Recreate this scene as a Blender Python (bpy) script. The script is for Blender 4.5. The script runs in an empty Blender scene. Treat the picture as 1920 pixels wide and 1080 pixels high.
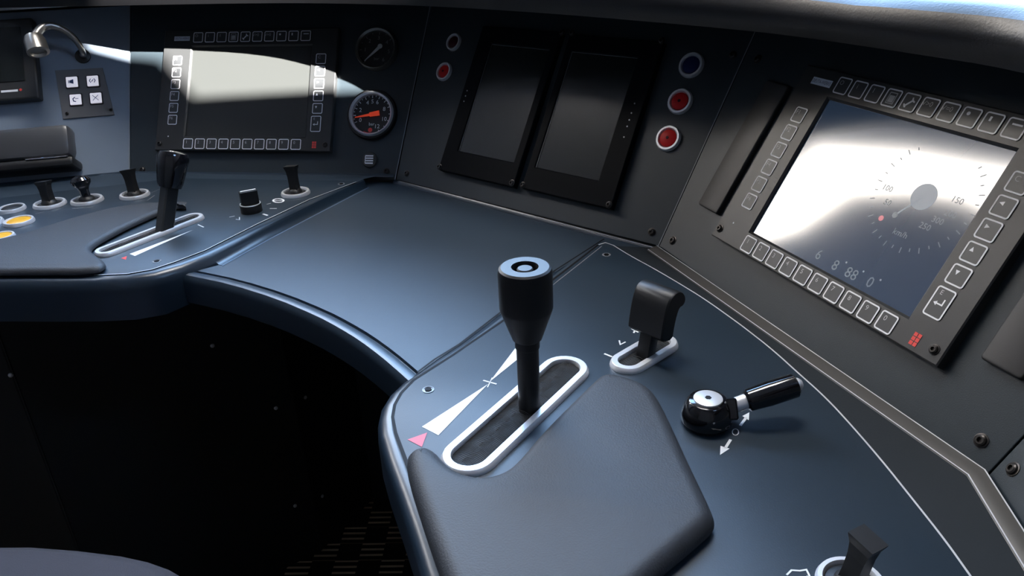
import bpy, bmesh, math
from mathutils import Vector, Matrix
from mathutils.geometry import tessellate_polygon
scene = bpy.context.scene
col = scene.collection
# ---------------------------------------------------------------- camera
FPX = 1473.25
CW = Matrix(((0.9867875533, -0.0355298773, 0.1580757806),
             (0.1575309946, 0.4384630687, -0.8848356475),
             (-0.0378722899, 0.8980466386, 0.4382669557)))   # camera axes in the cab
CAMZ = 1.136
DZ = 0.76                       # desk top height
CAM = Vector((0, 0, CAMZ))
cd = bpy.data.cameras.new('camera'); cam = bpy.data.objects.new('camera', cd); col.objects.link(cam)
cd.sensor_width = 36; cd.lens = FPX / 1920 * 36; cd.clip_start = 0.02
cam.matrix_world = Matrix.Translation(CAM) @ CW.to_4x4()
scene.camera = cam
# ---------------------------------------------------------------- sky and exposure
scene.view_settings.view_transform = 'Standard'; scene.view_settings.look = 'None'
scene.view_settings.gamma = 1; scene.view_settings.use_curve_mapping = False
scene.view_settings.exposure = 0.5
world = bpy.data.worlds.new('sky'); scene.world = world; world.use_nodes = True
nt = world.node_tree; nt.nodes.clear()
wo = nt.nodes.new('ShaderNodeOutputWorld'); bg = nt.nodes.new('ShaderNodeBackground')
tc = nt.nodes.new('ShaderNodeTexCoord'); sp = nt.nodes.new('ShaderNodeSeparateXYZ'); rp = nt.nodes.new('ShaderNodeValToRGB')
nt.links.new(tc.outputs['Generated'], sp.inputs[0]); nt.links.new(sp.outputs['Z'], rp.inputs[0])
rp.color_ramp.elements[0].position = 0.0; rp.color_ramp.elements[0].color = (.55, .52, .62, 1)
rp.color_ramp.elements[1].position = 0.6; rp.color_ramp.elements[1].color = (.34, .57, .95, 1)
e = rp.color_ramp.elements.new(0.12); e.color = (.70, .86, 1.0, 1)
mxw = nt.nodes.new('ShaderNodeMix'); mxw.data_type = 'RGBA'; mw = nt.nodes.new('ShaderNodeMapRange')
mw.inputs['From Min'].default_value = -.35; mw.inputs['From Max'].default_value = -.85      # sky on the left warmed and brightened to tint the light indoors
nt.links.new(sp.outputs['X'], mw.inputs['Value']); nt.links.new(mw.outputs[0], mxw.inputs[0])
nt.links.new(rp.outputs[0], mxw.inputs[6]); mxw.inputs[7].default_value = (1.6, 1.42, 1.25, 1)
nt.links.new(mxw.outputs[2], bg.inputs[0]); bg.inputs[1].default_value = 14.0
nt.links.new(bg.outputs[0], wo.inputs[0])
SUN = Vector((1.1, -1.05, 1.0)).normalized()
sd = bpy.data.lights.new('sun', 'SUN'); sd.energy = 55; sd.angle = math.radians(.6); sd.color = (1, .965, .91)
so = bpy.data.objects.new('sun', sd); col.objects.link(so); so.location = SUN * 6
so.rotation_euler = SUN.to_track_quat('Z', 'Y').to_euler()
def portal(name, loc, direction, sx, sy):
    d = bpy.data.lights.new(name, 'AREA'); d.shape = 'RECTANGLE'; d.size = sx; d.size_y = sy
    d.cycles.is_portal = True
    o = bpy.data.objects.new(name, d); col.objects.link(o); o.location = loc
    o.rotation_euler = Vector(direction).to_track_quat('-Z', 'Y').to_euler()
portal('windscreen_portal', (-.3, 1.75, CAMZ + .38), (0, -1, -.45), 2.3, .95)
portal('side_window_portal', (-1.40, 1.12, CAMZ + .7), (1, 0, 0), .95, .75)

# ---------------------------------------------------------------- materials
def mat(name, base, rough=.5, metal=0, spec=.5, bump=0, bscale=200, emis=None, estr=0, coat=0, var=0, vscale=6):
    m = bpy.data.materials.new(name); m.use_nodes = True; n = m.node_tree; b = n.nodes['Principled BSDF']
    b.inputs['Base Color'].default_value = (*base, 1); b.inputs['Roughness'].default_value = rough
    b.inputs['Metallic'].default_value = metal; b.inputs['Specular IOR Level'].default_value = spec
    b.inputs['Coat Weight'].default_value = coat
    if emis: b.inputs['Emission Color'].default_value = (*emis, 1); b.inputs['Emission Strength'].default_value = estr
    if bump or var:
        t = n.nodes.new('ShaderNodeTexCoord')
    if bump:
        no = n.nodes.new('ShaderNodeTexNoise'); no.inputs['Scale'].default_value = bscale; no.inputs['Detail'].default_value = 4
        bu = n.nodes.new('ShaderNodeBump'); bu.inputs['Strength'].default_value = bump; bu.inputs['Distance'].default_value = .001
        n.links.new(t.outputs['Object'], no.inputs['Vector']); n.links.new(no.outputs['Fac'], bu.inputs['Height'])
        n.links.new(bu.outputs['Normal'], b.inputs['Normal'])
    if var:
        nv = n.nodes.new('ShaderNodeTexNoise'); nv.inputs['Scale'].default_value = vscale; nv.inputs['Detail'].default_value = 5
        mr = n.nodes.new('ShaderNodeMapRange'); mr.inputs['To Min'].default_value = rough - var; mr.inputs['To Max'].default_value = rough + var
        n.links.new(t.outputs['Object'], nv.inputs['Vector']); n.links.new(nv.outputs['Fac'], mr.inputs['Value'])
        n.links.new(mr.outputs['Result'], b.inputs['Roughness'])
    return m
M = {
 'desk': mat('blue_grey_lacquer', (.018, .034, .054), .46, spec=.75, bump=.10, bscale=900, var=.05),
 'rim': mat('blue_grey_rim_lacquer', (.012, .024, .040), .30, spec=.7, bump=.05, bscale=900),
 'plate': mat('blue_grey_plate_lacquer', (.011, .024, .040), .44, spec=.6, bump=.10, bscale=900, var=.05),
 'panel': mat('anthracite_panel_lacquer', (.022, .031, .038), .44, spec=.4, bump=.12, bscale=1100, var=.04),
 'panel2': mat('reflecting_panel_lacquer', (.19, .235, .30), .42, bump=.1, bscale=900),  # lacquer lightened for the light the far left panel reflects
 'frame': mat('dark_grey_anodised_frame', (.028, .029, .030), .40, bump=.06, bscale=1500),
 'cover': mat('matt_dark_cover', (.028, .027, .027), .5, bump=.06, bscale=1500),
 'blackbox': mat('black_bezel', (.005, .006, .008), .5, spec=.06),
 'scrL': mat('matt_lcd_glass', (.034, .036, .035), .34),
 'scrR': mat('glossy_lcd_glass', (.016, .028, .050), .10, spec=1, emis=(.25, .42, .75), estr=.035),
 'scrM': mat('dark_lcd_glass', (.010, .013, .013), .22),
 'ink': mat('white_print', (.80, .82, .85), .45),
 'inkdim': mat('grey_print', (.22, .22, .22), .5),
 'redink': mat('red_print', (.75, .06, .05), .5),
 'pinkink': mat('red_wedge_print', (.72, .10, .13), .45),
 'key': mat('membrane_key', (.040, .042, .045), .4),
 'silver': mat('satin_aluminium', (.88, .89, .92), .34, metal=.55),
 'chrome': mat('chrome', (.80, .80, .82), .10, metal=1),
 'steel': mat('dark_steel_screw', (.055, .050, .048), .35, metal=.8),
 'black': mat('black_plastic', (.006, .006, .007), .45, bump=.05, bscale=1500),
 'gloss': mat('glossy_black_plastic', (.006, .006, .008), .12, coat=.6),
 'brush': mat('black_brush', (.004, .004, .005), .6, spec=.2),
 'pad': mat('soft_grey_vinyl', (.030, .033, .039), .55, bump=.35, bscale=700),
 'dial': mat('black_dial', (.008, .008, .009), .5),
 'needle': mat('red_needle', (.85, .08, .03), .45, emis=(1, .08, .02), estr=.15),
 'pale': mat('pale_needle', (.5, .5, .5), .5),
 'red': mat('red_lens', (.50, .010, .012), .5, spec=.2),
 'darkred': mat('dark_red_lens', (.05, .005, .012), .5, spec=.2),
 'blue': mat('blue_lens', (.006, .016, .09), .5, spec=.2),
 'yellow': mat('yellow_lens', (.85, .42, .02), .35),
 'white': mat('white_button', (.75, .74, .80), .4, emis=(.9, .88, 1), estr=.35),
 'hood': mat('black_hood_vinyl', (.007, .007, .008), .30, spec=.5, bump=.12, bscale=500),
 'cab': mat('cab_lining', (.065, .065, .07), .7, bump=.1, bscale=60),
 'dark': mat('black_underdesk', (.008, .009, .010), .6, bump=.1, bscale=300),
 'seat': mat('lilac_grey_fabric', (.062, .058, .068), .9, bump=.5, bscale=900),
 'foil': mat('nameplate', (.70, .76, .85), .4),
 'navy': mat('navy_print', (.03, .06, .15), .5),
 'lcdink': mat('pale_screen_ink', (.2, .25, .3), .3, emis=(.6, .75, 1), estr=.07),
 'lcdfaint': mat('faint_screen_ink', (.1, .14, .18), .3, emis=(.5, .7, 1), estr=.03),
 'lcdred': mat('red_screen_ink', (.4, .05, .08), .3, emis=(1, .15, .25), estr=.2),
 'led': mat('led_dot', (.6, .6, .6), .4),
 'outside': mat('outside_ground', (.80, .76, .80), .8, bump=.2, bscale=4),
}
def glass():
    m = bpy.data.materials.new('window_glass'); m.use_nodes = True; n = m.node_tree; n.nodes.clear()
    o = n.nodes.new('ShaderNodeOutputMaterial'); mx = n.nodes.new('ShaderNodeMixShader')
    t = n.nodes.new('ShaderNodeBsdfTransparent'); g = n.nodes.new('ShaderNodeBsdfGlossy'); g.inputs['Roughness'].default_value = .02
    t.inputs[0].default_value = (.93, .96, .97, 1); mx.inputs[0].default_value = .06
    n.links.new(t.outputs[0], mx.inputs[1]); n.links.new(g.outputs[0], mx.inputs[2]); n.links.new(mx.outputs[0], o.inputs[0])
    return m
M['glass'] = glass()
M['edge'] = mat('bright_edge_highlight', (.75, .76, .80), .35, metal=.3)  # pale colour for highlights painted along edges
M['dimglint'] = mat('dim_edge_highlight', (.22, .23, .25), .4)  # fainter colour for painted edge highlights
M['trimm'] = mat('satin_grey_trim', (.10, .095, .09), .3, metal=.3)
M['frame2'] = mat('grey_button_plate', (.12, .12, .125), .5)
M['handset'] = mat('handset_plastic', (.06, .062, .068), .3)
M['blueglint'] = mat('light_blue_highlight', (.16, .24, .36), .4)  # colour of the painted highlight under the left slope
M['bristle'] = mat('grey_bristle', (.03, .03, .032), .6)
M['sill'] = mat('pale_sill_paint', (.70, .68, .72), .5)
M['reflgrey'] = mat('panel_reflection_grey', (.016, .021, .026), .5, spec=.35, bump=.1, bscale=900)  # desk tone with the right panel's reflection put into the colour
M['fillglow'] = mat('fill_lamp_glow', (.8, .8, .8), .6, emis=(1, .97, .93), estr=19)  # glow of the added fill panel
def floor_mat():
    m = mat('black_studded_rubber', (.012, .010, .008), .5)
    n = m.node_tree; b = n.nodes['Principled BSDF']
    t = n.nodes.new('ShaderNodeTexCoord'); mp = n.nodes.new('ShaderNodeMapping'); mp.inputs['Rotation'].default_value = (0, 0, math.radians(-8)); mp.inputs['Scale'].default_value = (22, 22, 22)
    ck = n.nodes.new('ShaderNodeTexChecker'); ck.inputs['Scale'].default_value = 1
    wv = n.nodes.new('ShaderNodeTexWave'); wv.bands_direction = 'Y'; wv.inputs['Scale'].default_value = .95
    gt = n.nodes.new('ShaderNodeMath'); gt.operation = 'GREATER_THAN'; gt.inputs[1].default_value = .72
    mu = n.nodes.new('ShaderNodeMath'); mu.operation = 'MULTIPLY'
    mc = n.nodes.new('ShaderNodeMix'); mc.data_type = 'RGBA'; mc.inputs[6].default_value = (.014, .012, .010, 1); mc.inputs[7].default_value = (.75, .55, .35, 1)
    bu = n.nodes.new('ShaderNodeBump'); bu.inputs['Strength'].default_value = .6; bu.inputs['Distance'].default_value = .003
    n.links.new(t.outputs['Object'], mp.inputs[0]); n.links.new(mp.outputs[0], ck.inputs['Vector']); n.links.new(mp.outputs[0], wv.inputs['Vector'])
    n.links.new(wv.outputs['Fac'], gt.inputs[0]); n.links.new(gt.outputs[0], mu.inputs[0]); n.links.new(ck.outputs['Fac'], mu.inputs[1])
    n.links.new(mu.outputs[0], mc.inputs[0]); n.links.new(mc.outputs[2], b.inputs['Base Color'])
    n.links.new(mu.outputs[0], bu.inputs['Height']); n.links.new(bu.outputs[0], b.inputs['Normal'])
    return m
M['floor'] = floor_mat()

# ---------------------------------------------------------------- pixel rays, frames
def ray(x, y): return CW @ Vector(((x - 960) / FPX, -(y - 540) / FPX, -1))
def onplane(x, y, o, n):
    d = ray(x, y); return CAM + d * ((o - CAM).dot(n) / d.dot(n))
def dk(x, y, z=0.0):                       # pixel -> point at height z over the desk top
    return onplane(x, y, Vector((0, 0, DZ + z)), Vector((0, 0, 1)))
def px_r(x, y, r, z=0.0):                  # pixel radius -> metres on the desk
    return (dk(x + r, y, z) - dk(x - r, y, z)).length / 2
def depth(P): return -(CW.transposed() @ (P - CAM)).z
class Frame:
    def __init__(s, o, ex, ey):
        s.o = Vector(o); s.ex = Vector(ex).normalized(); s.n = s.ex.cross(Vector(ey)).normalized(); s.ey = s.n.cross(s.ex)
    def uv(s, x, y, h=0.0):
        P = onplane(x, y, s.o + s.n * h, s.n) - s.o
        return Vector((P.dot(s.ex), P.dot(s.ey)))
    def mtx(s, u=0, v=0, h=0, rot=0):
        m = Matrix((s.ex, s.ey, s.n)).transposed().to_4x4(); m.translation = s.o + s.ex * u + s.ey * v + s.n * h
        return m @ Matrix.Rotation(rot, 4, 'Z')
    def P(s, u, v, h=0): return s.o + s.ex * u + s.ey * v + s.n * h
up = Vector((0, 0, 1))
PANEL = -.010
FL = Frame(CAM + Vector((-.724693, 1.142158, -.327000)), (1, 0, 0), (0, .516516, .856277))
FR = Frame(CAM + Vector((.110866, .771428, -.322789)), (.507235, -.861808, 0), (.444582, .261668, .856666))
def plane_of(F, h=PANEL): return F.o + F.n * h, F.n
SL = onplane(742, 338, *plane_of(FL)); SR = onplane(1235, 462, *plane_of(FR))
def heading_frame(o, ang):
    ex = Vector((math.cos(ang), math.sin(ang), 0)); b = Vector((-math.sin(ang), math.cos(ang), 0))
    return Frame(o, ex, b * .5165 + up * .8563)
am = math.atan2(SR.y - SL.y, SR.x - SL.x)
FM = heading_frame(SL, am)                # mid facet, its zero plane is the panel face
SF = onplane(244, 337, *plane_of(FL)); FF = heading_frame(SF, math.radians(21))       # far left facet
SE = onplane(1850, 893, *plane_of(FR)); FE = heading_frame(SE, math.radians(-88))       # far right facet
print('mid heading', math.degrees(am), 'z', SL.z - DZ, SR.z - DZ, SF.z - DZ, SE.z - DZ)

# ---------------------------------------------------------------- mesh helpers
def obj(name, bm, m, parent=None, smooth=True, mats=None):
    bmesh.ops.recalc_face_normals(bm, faces=bm.faces)
    me = bpy.data.meshes.new(name); bm.to_mesh(me); bm.free()
    o = bpy.data.objects.new(name, me); col.objects.link(o)
    for mm in (mats or [m]): me.materials.append(mm)
    if smooth:
        me.polygons.foreach_set('use_smooth', [True] * len(me.polygons))
        try: me.set_sharp_from_angle(angle=math.radians(32))
        except Exception: pass
    if parent is not None: o.parent = parent
    return o
def thing(name, label, cat, mtx=None, group=None):
    o = bpy.data.objects.new(name, None); col.objects.link(o); o.empty_display_size = .02
    if mtx is not None: o.matrix_world = mtx
    o['label'] = label; o['category'] = cat
    if group: o['group'] = group
    return o
def tag(o, label, cat, group=None):
    o['label'] = label; o['category'] = cat
    if group: o['group'] = group
    return o
def struct(o): o['kind'] = 'structure'; return o
def V(m, p): return (m @ Vector(p)) if m is not None else Vector(p)
def box(bm, a, b, bev=0, m=None, mi=0):
    vs = [bm.verts.new(V(m, (x, y, z))) for z in (a[2], b[2]) for y in (a[1], b[1]) for x in (a[0], b[0])]
    fs = [bm.faces.new([vs[i] for i in q]) for q in ((0, 2, 3, 1), (4, 5, 7, 6), (0, 1, 5, 4), (2, 6, 7, 3), (0, 4, 6, 2), (1, 3, 7, 5))]
    for f in fs: f.material_index = mi
    if bev:
        es = list({e for f in fs for e in f.edges})
        r = bmesh.ops.bevel(bm, geom=es, offset=bev, segments=2, affect='EDGES', profile=.5)
        for f in r['faces']: f.material_index = mi
def cap(bm, vs, mi=0):
    co = [v.co.copy() for v in vs]
    for t in tessellate_polygon([co]):
        try: bm.faces.new([vs[i] for i in t]).material_index = mi
        except ValueError: pass
def loft(bm, rows, closed=False, m=None, mi=0, caps=(False, False)):
    R = [[bm.verts.new(V(m, p)) for p in r] for r in rows]
    n = len(R[0])
    for a, b in zip(R, R[1:]):
        for i in range(n if closed else n - 1):
            j = (i + 1) % n
            bm.faces.new((a[i], a[j], b[j], b[i])).material_index = mi
    if caps[0]: cap(bm, R[0], mi)
    if caps[1]: cap(bm, R[-1], mi)
    return R
def offset(poly, d, closed=True):           # d>0 moves to the right of travel (outward for clockwise)
    out = []; n = len(poly)
    for i in range(n):
        p = Vector(poly[i][:2])
        a = Vector(poly[(i - 1) % n][:2]) if (closed or i > 0) else None
        b = Vector(poly[(i + 1) % n][:2]) if (closed or i < n - 1) else None
        t1 = (p - a).normalized() if a is not None else None
        t2 = (b - p).normalized() if b is not None else None
        t1 = t1 or t2; t2 = t2 or t1
        n1 = Vector((t1.y, -t1.x)); n2 = Vector((t2.y, -t2.x)); nn = (n1 + n2)
        if nn.length < 1e-6: nn = n1
        nn.normalize(); k = max(.5, nn.dot(n1))
        out.append(p + nn * (d / k))
    return out
def area(poly): return sum(poly[i][0] * poly[(i + 1) % len(poly)][1] - poly[(i + 1) % len(poly)][0] * poly[i][1] for i in range(len(poly))) / 2
def ccw(poly): return list(poly) if area(poly) > 0 else list(poly)[::-1]
def prism(bm, poly, z0, z1, bev=0, m=None, mi=0):          # ccw outline; bevelled top edge
    poly = ccw([Vector(p[:2]) for p in poly])
    rows = [[(p.x, p.y, z0) for p in poly]]
    if bev:
        s = 1 if z1 > z0 else -1
        rows.append([(p.x, p.y, z1 - s * bev) for p in poly])
        for k in (1, 2, 3):
            a = math.pi / 2 * k / 3
            q = offset(poly, -bev * (1 - math.cos(a)))
            rows.append([(p.x, p.y, z1 - s * bev * (1 - math.sin(a))) for p in q])
    else: rows.append([(p.x, p.y, z1) for p in poly])
    loft(bm, rows, True, m, mi, (True, True))
def pillow(bm, poly, z0, z1, r, m=None):
    poly = ccw([Vector(p[:2]) for p in poly]); h = z1 - z0
    rows = [[(p.x, p.y, z0) for p in offset(poly, -r * .3)], [(p.x, p.y, z0 + h * .25) for p in poly]]
    for k in range(1, 7):
        a = math.pi / 2 * k / 6
        rows.append([(p.x, p.y, z0 + h * (.25 + .75 * math.sin(a))) for p in offset(poly, -r * (1 - math.cos(a)))])
    loft(bm, rows, True, m, 0, (True, True))
def chaikin(poly, n=2, closed=True):
    for _ in range(n):
        o = []; L = len(poly)
        for i in range(L if closed else L - 1):
            a, b = Vector(poly[i]), Vector(poly[(i + 1) % L])
            o += [a * .75 + b * .25, a * .25 + b * .75]
        if not closed: o = [Vector(poly[0])] + o + [Vector(poly[-1])]
        poly = o
    return poly
def circle(r, n=32, c=(0, 0)): return [Vector((c[0] + r * math.cos(2 * math.pi * i / n), c[1] + r * math.sin(2 * math.pi * i / n))) for i in range(n)]
def stadium(L, r, n=14):                    # axis along x from 0 to L
    return [Vector((L + r * math.cos(-math.pi / 2 + math.pi * i / n), r * math.sin(-math.pi / 2 + math.pi * i / n))) for i in range(n + 1)] + \
           [Vector((r * math.cos(math.pi / 2 + math.pi * i / n), r * math.sin(math.pi / 2 + math.pi * i / n))) for i in range(n + 1)]
def rect(x0, y0, x1, y1, r=0, n=4):
    if not r: return [Vector((x0, y0)), Vector((x1, y0)), Vector((x1, y1)), Vector((x0, y1))]
    out = []
    for cx, cy, a in ((x1 - r, y0 + r, -90), (x1 - r, y1 - r, 0), (x0 + r, y1 - r, 90), (x0 + r, y0 + r, 180)):
        for k in range(n + 1):
            t = math.radians(a + 90 * k / n); out.append(Vector((cx + r * math.cos(t), cy + r * math.sin(t))))
    return out
def ringp(bm, outer, inner, prof, m=None, mi=0):     # prof: list of (t, z), t=0 outer loop, t=1 inner loop
    rows = [[(a.x + (b.x - a.x) * t, a.y + (b.y - a.y) * t, z) for a, b in zip(outer, inner)] for t, z in prof]
    rows.append(rows[0]); R = loft(bm, rows[:-1], True, m, mi)
    n = len(outer)
    for i in range(n):
        j = (i + 1) % n
        bm.faces.new((R[-1][i], R[-1][j], R[0][j], R[0][i])).material_index = mi
def lathe(bm, prof, n=32, m=None, mi=0, caps=(True, True)):
    loft(bm, [[(r * math.cos(2 * math.pi * i / n), r * math.sin(2 * math.pi * i / n), z) for i in range(n)] for r, z in prof], True, m, mi, caps)
def tube(bm, pts, rad, n=12, mi=0, caps=True):
    pts = [Vector(p) for p in pts]; rows = []; prev = None
    if not hasattr(rad, '__len__'): rad = [rad] * len(pts)
    for i, p in enumerate(pts):
        t = (pts[min(i + 1, len(pts) - 1)] - pts[max(i - 1, 0)]).normalized()
        s = prev if prev is not None else (Vector((0, 0, 1)) if abs(t.z) < .9 else Vector((1, 0, 0)))
        a = (s - t * s.dot(t)).normalized(); prev = a; b = t.cross(a)
        rows.append([p + (a * math.cos(2 * math.pi * k / n) + b * math.sin(2 * math.pi * k / n)) * rad[i] for k in range(n)])
    loft(bm, rows, True, None, mi, (caps, caps))
def axis_m(B, T, xdir=None):                # local z from B to T
    z = (T - B).normalized(); x = Vector(xdir or (1, 0, 0)); x = (x - z * x.dot(z)).normalized(); y = z.cross(x)
    m = Matrix((x, y, z)).transposed().to_4x4(); m.translation = B; return m
def stroke(bm, pts, w, z, closed=False, mi=0, m=None):   # flat printed line
    pts = [Vector(p[:2]) for p in pts]
    a = offset(pts, w / 2, closed); b = offset(pts, -w / 2, closed)
    A = [bm.verts.new(V(m, (p.x, p.y, z))) for p in a]; B = [bm.verts.new(V(m, (p.x, p.y, z))) for p in b]
    n = len(pts)
    for i in range(n if closed else n - 1):
        j = (i + 1) % n; bm.faces.new((A[i], A[j], B[j], B[i])).material_index = mi
def flat(bm, pts, z, mi=0, m=None): cap(bm, [bm.verts.new(V(m, (p[0], p[1], z))) for p in pts], mi)
def text(bm, s, x, y, size, z, mi=0, rot=0, center=True, sx=1):
    cu = bpy.data.curves.new('lettering', 'FONT'); cu.body = s; cu.size = size; cu.resolution_u = 2
    if center: cu.align_x = 'CENTER'; cu.align_y = 'CENTER'
    to = bpy.data.objects.new('lettering', cu); me = to.to_mesh()
    M2 = Matrix.Translation((x, y, z)) @ Matrix.Rotation(rot, 4, 'Z') @ Matrix.Diagonal((sx, 1, 1, 1))
    vs = [bm.verts.new(M2 @ v.co) for v in me.vertices]
    for p in me.polygons:
        try: bm.faces.new([vs[i] for i in p.vertices]).material_index = mi
        except ValueError: pass
    to.to_mesh_clear(); bpy.data.objects.remove(to); bpy.data.curves.remove(cu)
def screw(parent, x, y, z, r=.0042, name='screw'):
    bm = bmesh.new(); m = Matrix.Translation((x, y, z))
    lathe(bm, [(r * 1.25, 0), (r * 1.25, .0006), (r, .0008), (r * .95, .0022), (r * .7, .003), (r * .45, .003), (r * .42, .0012)], 18, m, 0, (True, True))
    return obj(name, bm, M['steel'], parent)

# ---------------------------------------------------------------- cab shell
def world_obj(name, bm, m, **k): return struct(obj(name, bm, m, **k))
C = CAMZ
XL, XR, YB, ZC = -1.40, .80, -1.05, C + 1.62
bm = bmesh.new(); box(bm, (XL - .1, YB - .1, -.06), (XR + .1, 1.95, 0)); world_obj('floor', bm, M['floor'], smooth=False)
bm = bmesh.new(); box(bm, (XL - .1, YB - .1, ZC), (XR + .1, 1.55, ZC + .06)); world_obj('ceiling', bm, M['cab'], smooth=False)
bm = bmesh.new(); box(bm, (XL - .1, YB - .08, 0), (XR + .1, YB, ZC)); world_obj('wall_back', bm, M['cab'], smooth=False)
def wall_with_hole(name, x, th, hole):      # hole: (y, z) points
    hole = [Vector(p) for p in ccw([Vector(h) for h in hole])]
    bo = rect(YB - .08, 0, 1.95 if x < 0 else 1.50, ZC)
    bm = bmesh.new(); sets = []
    for xx in (x, x + th):
        allp = [Vector((xx, p.x, p.y)) for p in bo + hole]; vs = [bm.verts.new(p) for p in allp]; sets.append(vs)
        for t in tessellate_polygon([[Vector((p.x, p.y, 0)) for p in bo], [Vector((p.x, p.y, 0)) for p in hole]]): bm.faces.new([vs[i] for i in t])
    for s0, n in ((0, 4), (4, len(hole))):
        for i in range(n):
            j = (i + 1) % n; bm.faces.new((sets[0][s0 + i], sets[0][s0 + j], sets[1][s0 + j], sets[1][s0 + i]))
    return world_obj(name, bm, M['cab'], smooth=False)
winL = [(1.46, .67), (1.25, .86), (1.01, 1.02), (.78, 1.14), (.78, .86), (1.02, .80), (1.12, .72), (1.24, .58), (1.25, .38), (1.30, .25), (1.44, .25)]
wall_with_hole('wall_left', XL, -.06, [(a, C + b) for a, b in winL])
sunpx = [(110, 98), (205, 107), (242, 112), (268, 145), (305, 190), (620, 172), (800, 166), (800, -60), (150, -60)]  # wall opening shaped to throw the sun strip onto the left panel
hr = []
for x, y in sunpx:
    P = onplane(x, y, *plane_of(FL)); t = (XR - P.x) / SUN.x; Q = P + SUN * t; hr.append((Q.y, Q.z))
print('sun hole', hr, ZC)
wall_with_hole('wall_right', XR, .06, hr)
bm = bmesh.new(); box(bm, (XL - .1, 1.50, C + .78), (XR + .1, 1.56, ZC)); world_obj('wall_front', bm, M['cab'], smooth=False)
bm = bmesh.new(); loft(bm, [[(XL, 1.90, C - .42), (XR + .15, 1.90, C - .42)], [(XL, 1.53, C + .80), (XR, 1.53, C + .80)]])
bm2 = bmesh.new(); box(bm2, (XL - .1, 1.475, 0), (XR + .1, 1.50, C - .20)); world_obj('wall_front_lower', bm2, M['cab'], smooth=False)
struct(obj('window_1', bm, M['glass'], smooth=False))
bm = bmesh.new(); loft(bm, [[(XL - .03, 0.7, C + .2), (XL - .03, 1.6, C + .2)], [(XL - .03, .7, C + 1.2), (XL - .03, 1.6, C + 1.2)]])
struct(obj('window_2', bm, M['glass'], smooth=False))
bm = bmesh.new(); box(bm, (-30, -30, -.9), (30, 30, -.8)); o = world_obj('ground', bm, M['outside'], smooth=False)

# unseen fill light added in the ceiling to brighten the desk and its markings
t = thing('ceiling_fill_lamp', 'added fill light panel, unseen in the cab ceiling above the desk', 'added fill lamp', Matrix.Translation((-.25, 1.08, ZC)))
bm = bmesh.new(); ringp(bm, ccw(rect(-.42, -.27, .42, .27)), ccw(rect(-.38, -.23, .38, .23)), [(0, -.001), (0, -.03), (1, -.03), (1, -.001)]); obj('fill_lamp_frame', bm, M['cab'], t, smooth=False)
bm = bmesh.new(); box(bm, (-.379, -.229, -.02), (.379, .229, -.002)); obj('fill_diffuser', bm, M['fillglow'], t, smooth=False)

# ---------------------------------------------------------------- dashboard hood over the instruments
zl = C - .115
lip = [(-1.39, 1.17), (-1.1, 1.16), (-.9, 1.15), (-.69, 1.146), (-.52, 1.132), (-.40, 1.10), (-.28, 1.052), (-.134, .968), (.011, .862), (.10, .79), (.150, .735), (.202, .665), (.25, .60), (.27, .51), (.275, .40), (.275, .1)]
lip = [Vector(p) for p in lip]; lips = chaikin(lip, 2, False)
prof = [(0, 0), (.005, .010), (.009, .022), (.009, .034), (.005, .046), (-.003, .053), (-.013, .0580), (-.024, .0595), (-.034, .0585), (-.050, .050), (-.075, .030), (-.11, .008), (-.15, -.001), (-.19, -.003)]
bm = bmesh.new(); rows = []
rows.append([(p.x, p.y, zl - .004) for p in offset(lips, -.20, False)])
rows.append([(p.x, p.y, zl) for p in offset(lips, -.012, False)])
def hk(q):                                   # the roll gets slimmer toward the right
    if q.x < .0: return 1 - .22 * max(0, min(1, (q.x + .4) / .4))
    if q.x < .17: return .78 - .10 * q.x / .17
    return .68 + .05 * max(0, min(1, (.735 - q.y) / .135))
for d, h in prof: rows.append([(p.x, p.y, zl + h * hk(q)) for p, q in zip(offset(lips, d, False), lips)])
loft(bm, rows)
# outline correction: travel is left to right so "right of travel" is toward the driver
hood = obj('dashboard_hood', bm, M['hood'])
tag(hood, 'black padded hood curving above all the instrument panels, below the windscreen', 'dashboard hood')

# ---------------------------------------------------------------- instrument panels
def seam_dir(a, b): d = a.n.cross(b.n); d.normalize(); return d if d.z > 0 else -d
TOP = .255
def top_of(S, d): return S + d * (TOP / d.z)
dFL = seam_dir(FF, FL); dLM = seam_dir(FL, FM); dMR = seam_dir(FM, FR); dRE = seam_dir(FR, FE)
def panel_mesh(F, h, pts3, th=.006, gap=.0006):
    pts = [((p - F.o).dot(F.ex), (p - F.o).dot(F.ey)) for p in pts3]
    pts = offset(ccw(pts), -gap)
    bm = bmesh.new(); prism(bm, pts, h - th, h, .0008); return bm
def panel(F, h, pts3, label, m=None):
    t = thing('instrument_panel', label, 'panel', F.mtx(), 'angled instrument panels around the desk')
    obj('panel_plate', panel_mesh(F, h, pts3), m or M['panel'], t, smooth=False); return t
def low(P): return Vector((P.x, P.y, P.z))
SFa = SF; FFl = FF.P(-.56, 0, 0)
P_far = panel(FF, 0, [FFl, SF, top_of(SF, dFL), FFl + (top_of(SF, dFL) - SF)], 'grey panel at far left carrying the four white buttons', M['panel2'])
P_left = panel(FL, PANEL, [SF, SL, top_of(SL, dLM), top_of(SF, dFL)], 'dark panel with the sunlit display and two round gauges')
P_mid = panel(FM, 0, [SL, SR, top_of(SR, dMR), top_of(SL, dLM)], 'dark centre panel with two unlit upright displays')
P_right = panel(FR, PANEL, [SR, SE, top_of(SE, dRE), top_of(SR, dMR)], 'dark right panel with the large reflecting display')
FEr = FE.P(.5, 0, 0)
P_end = panel(FE, 0, [SE, FEr, FEr + (top_of(SE, dRE) - SE), top_of(SE, dRE)], 'dark panel at far right edge with one corner screw')
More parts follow.
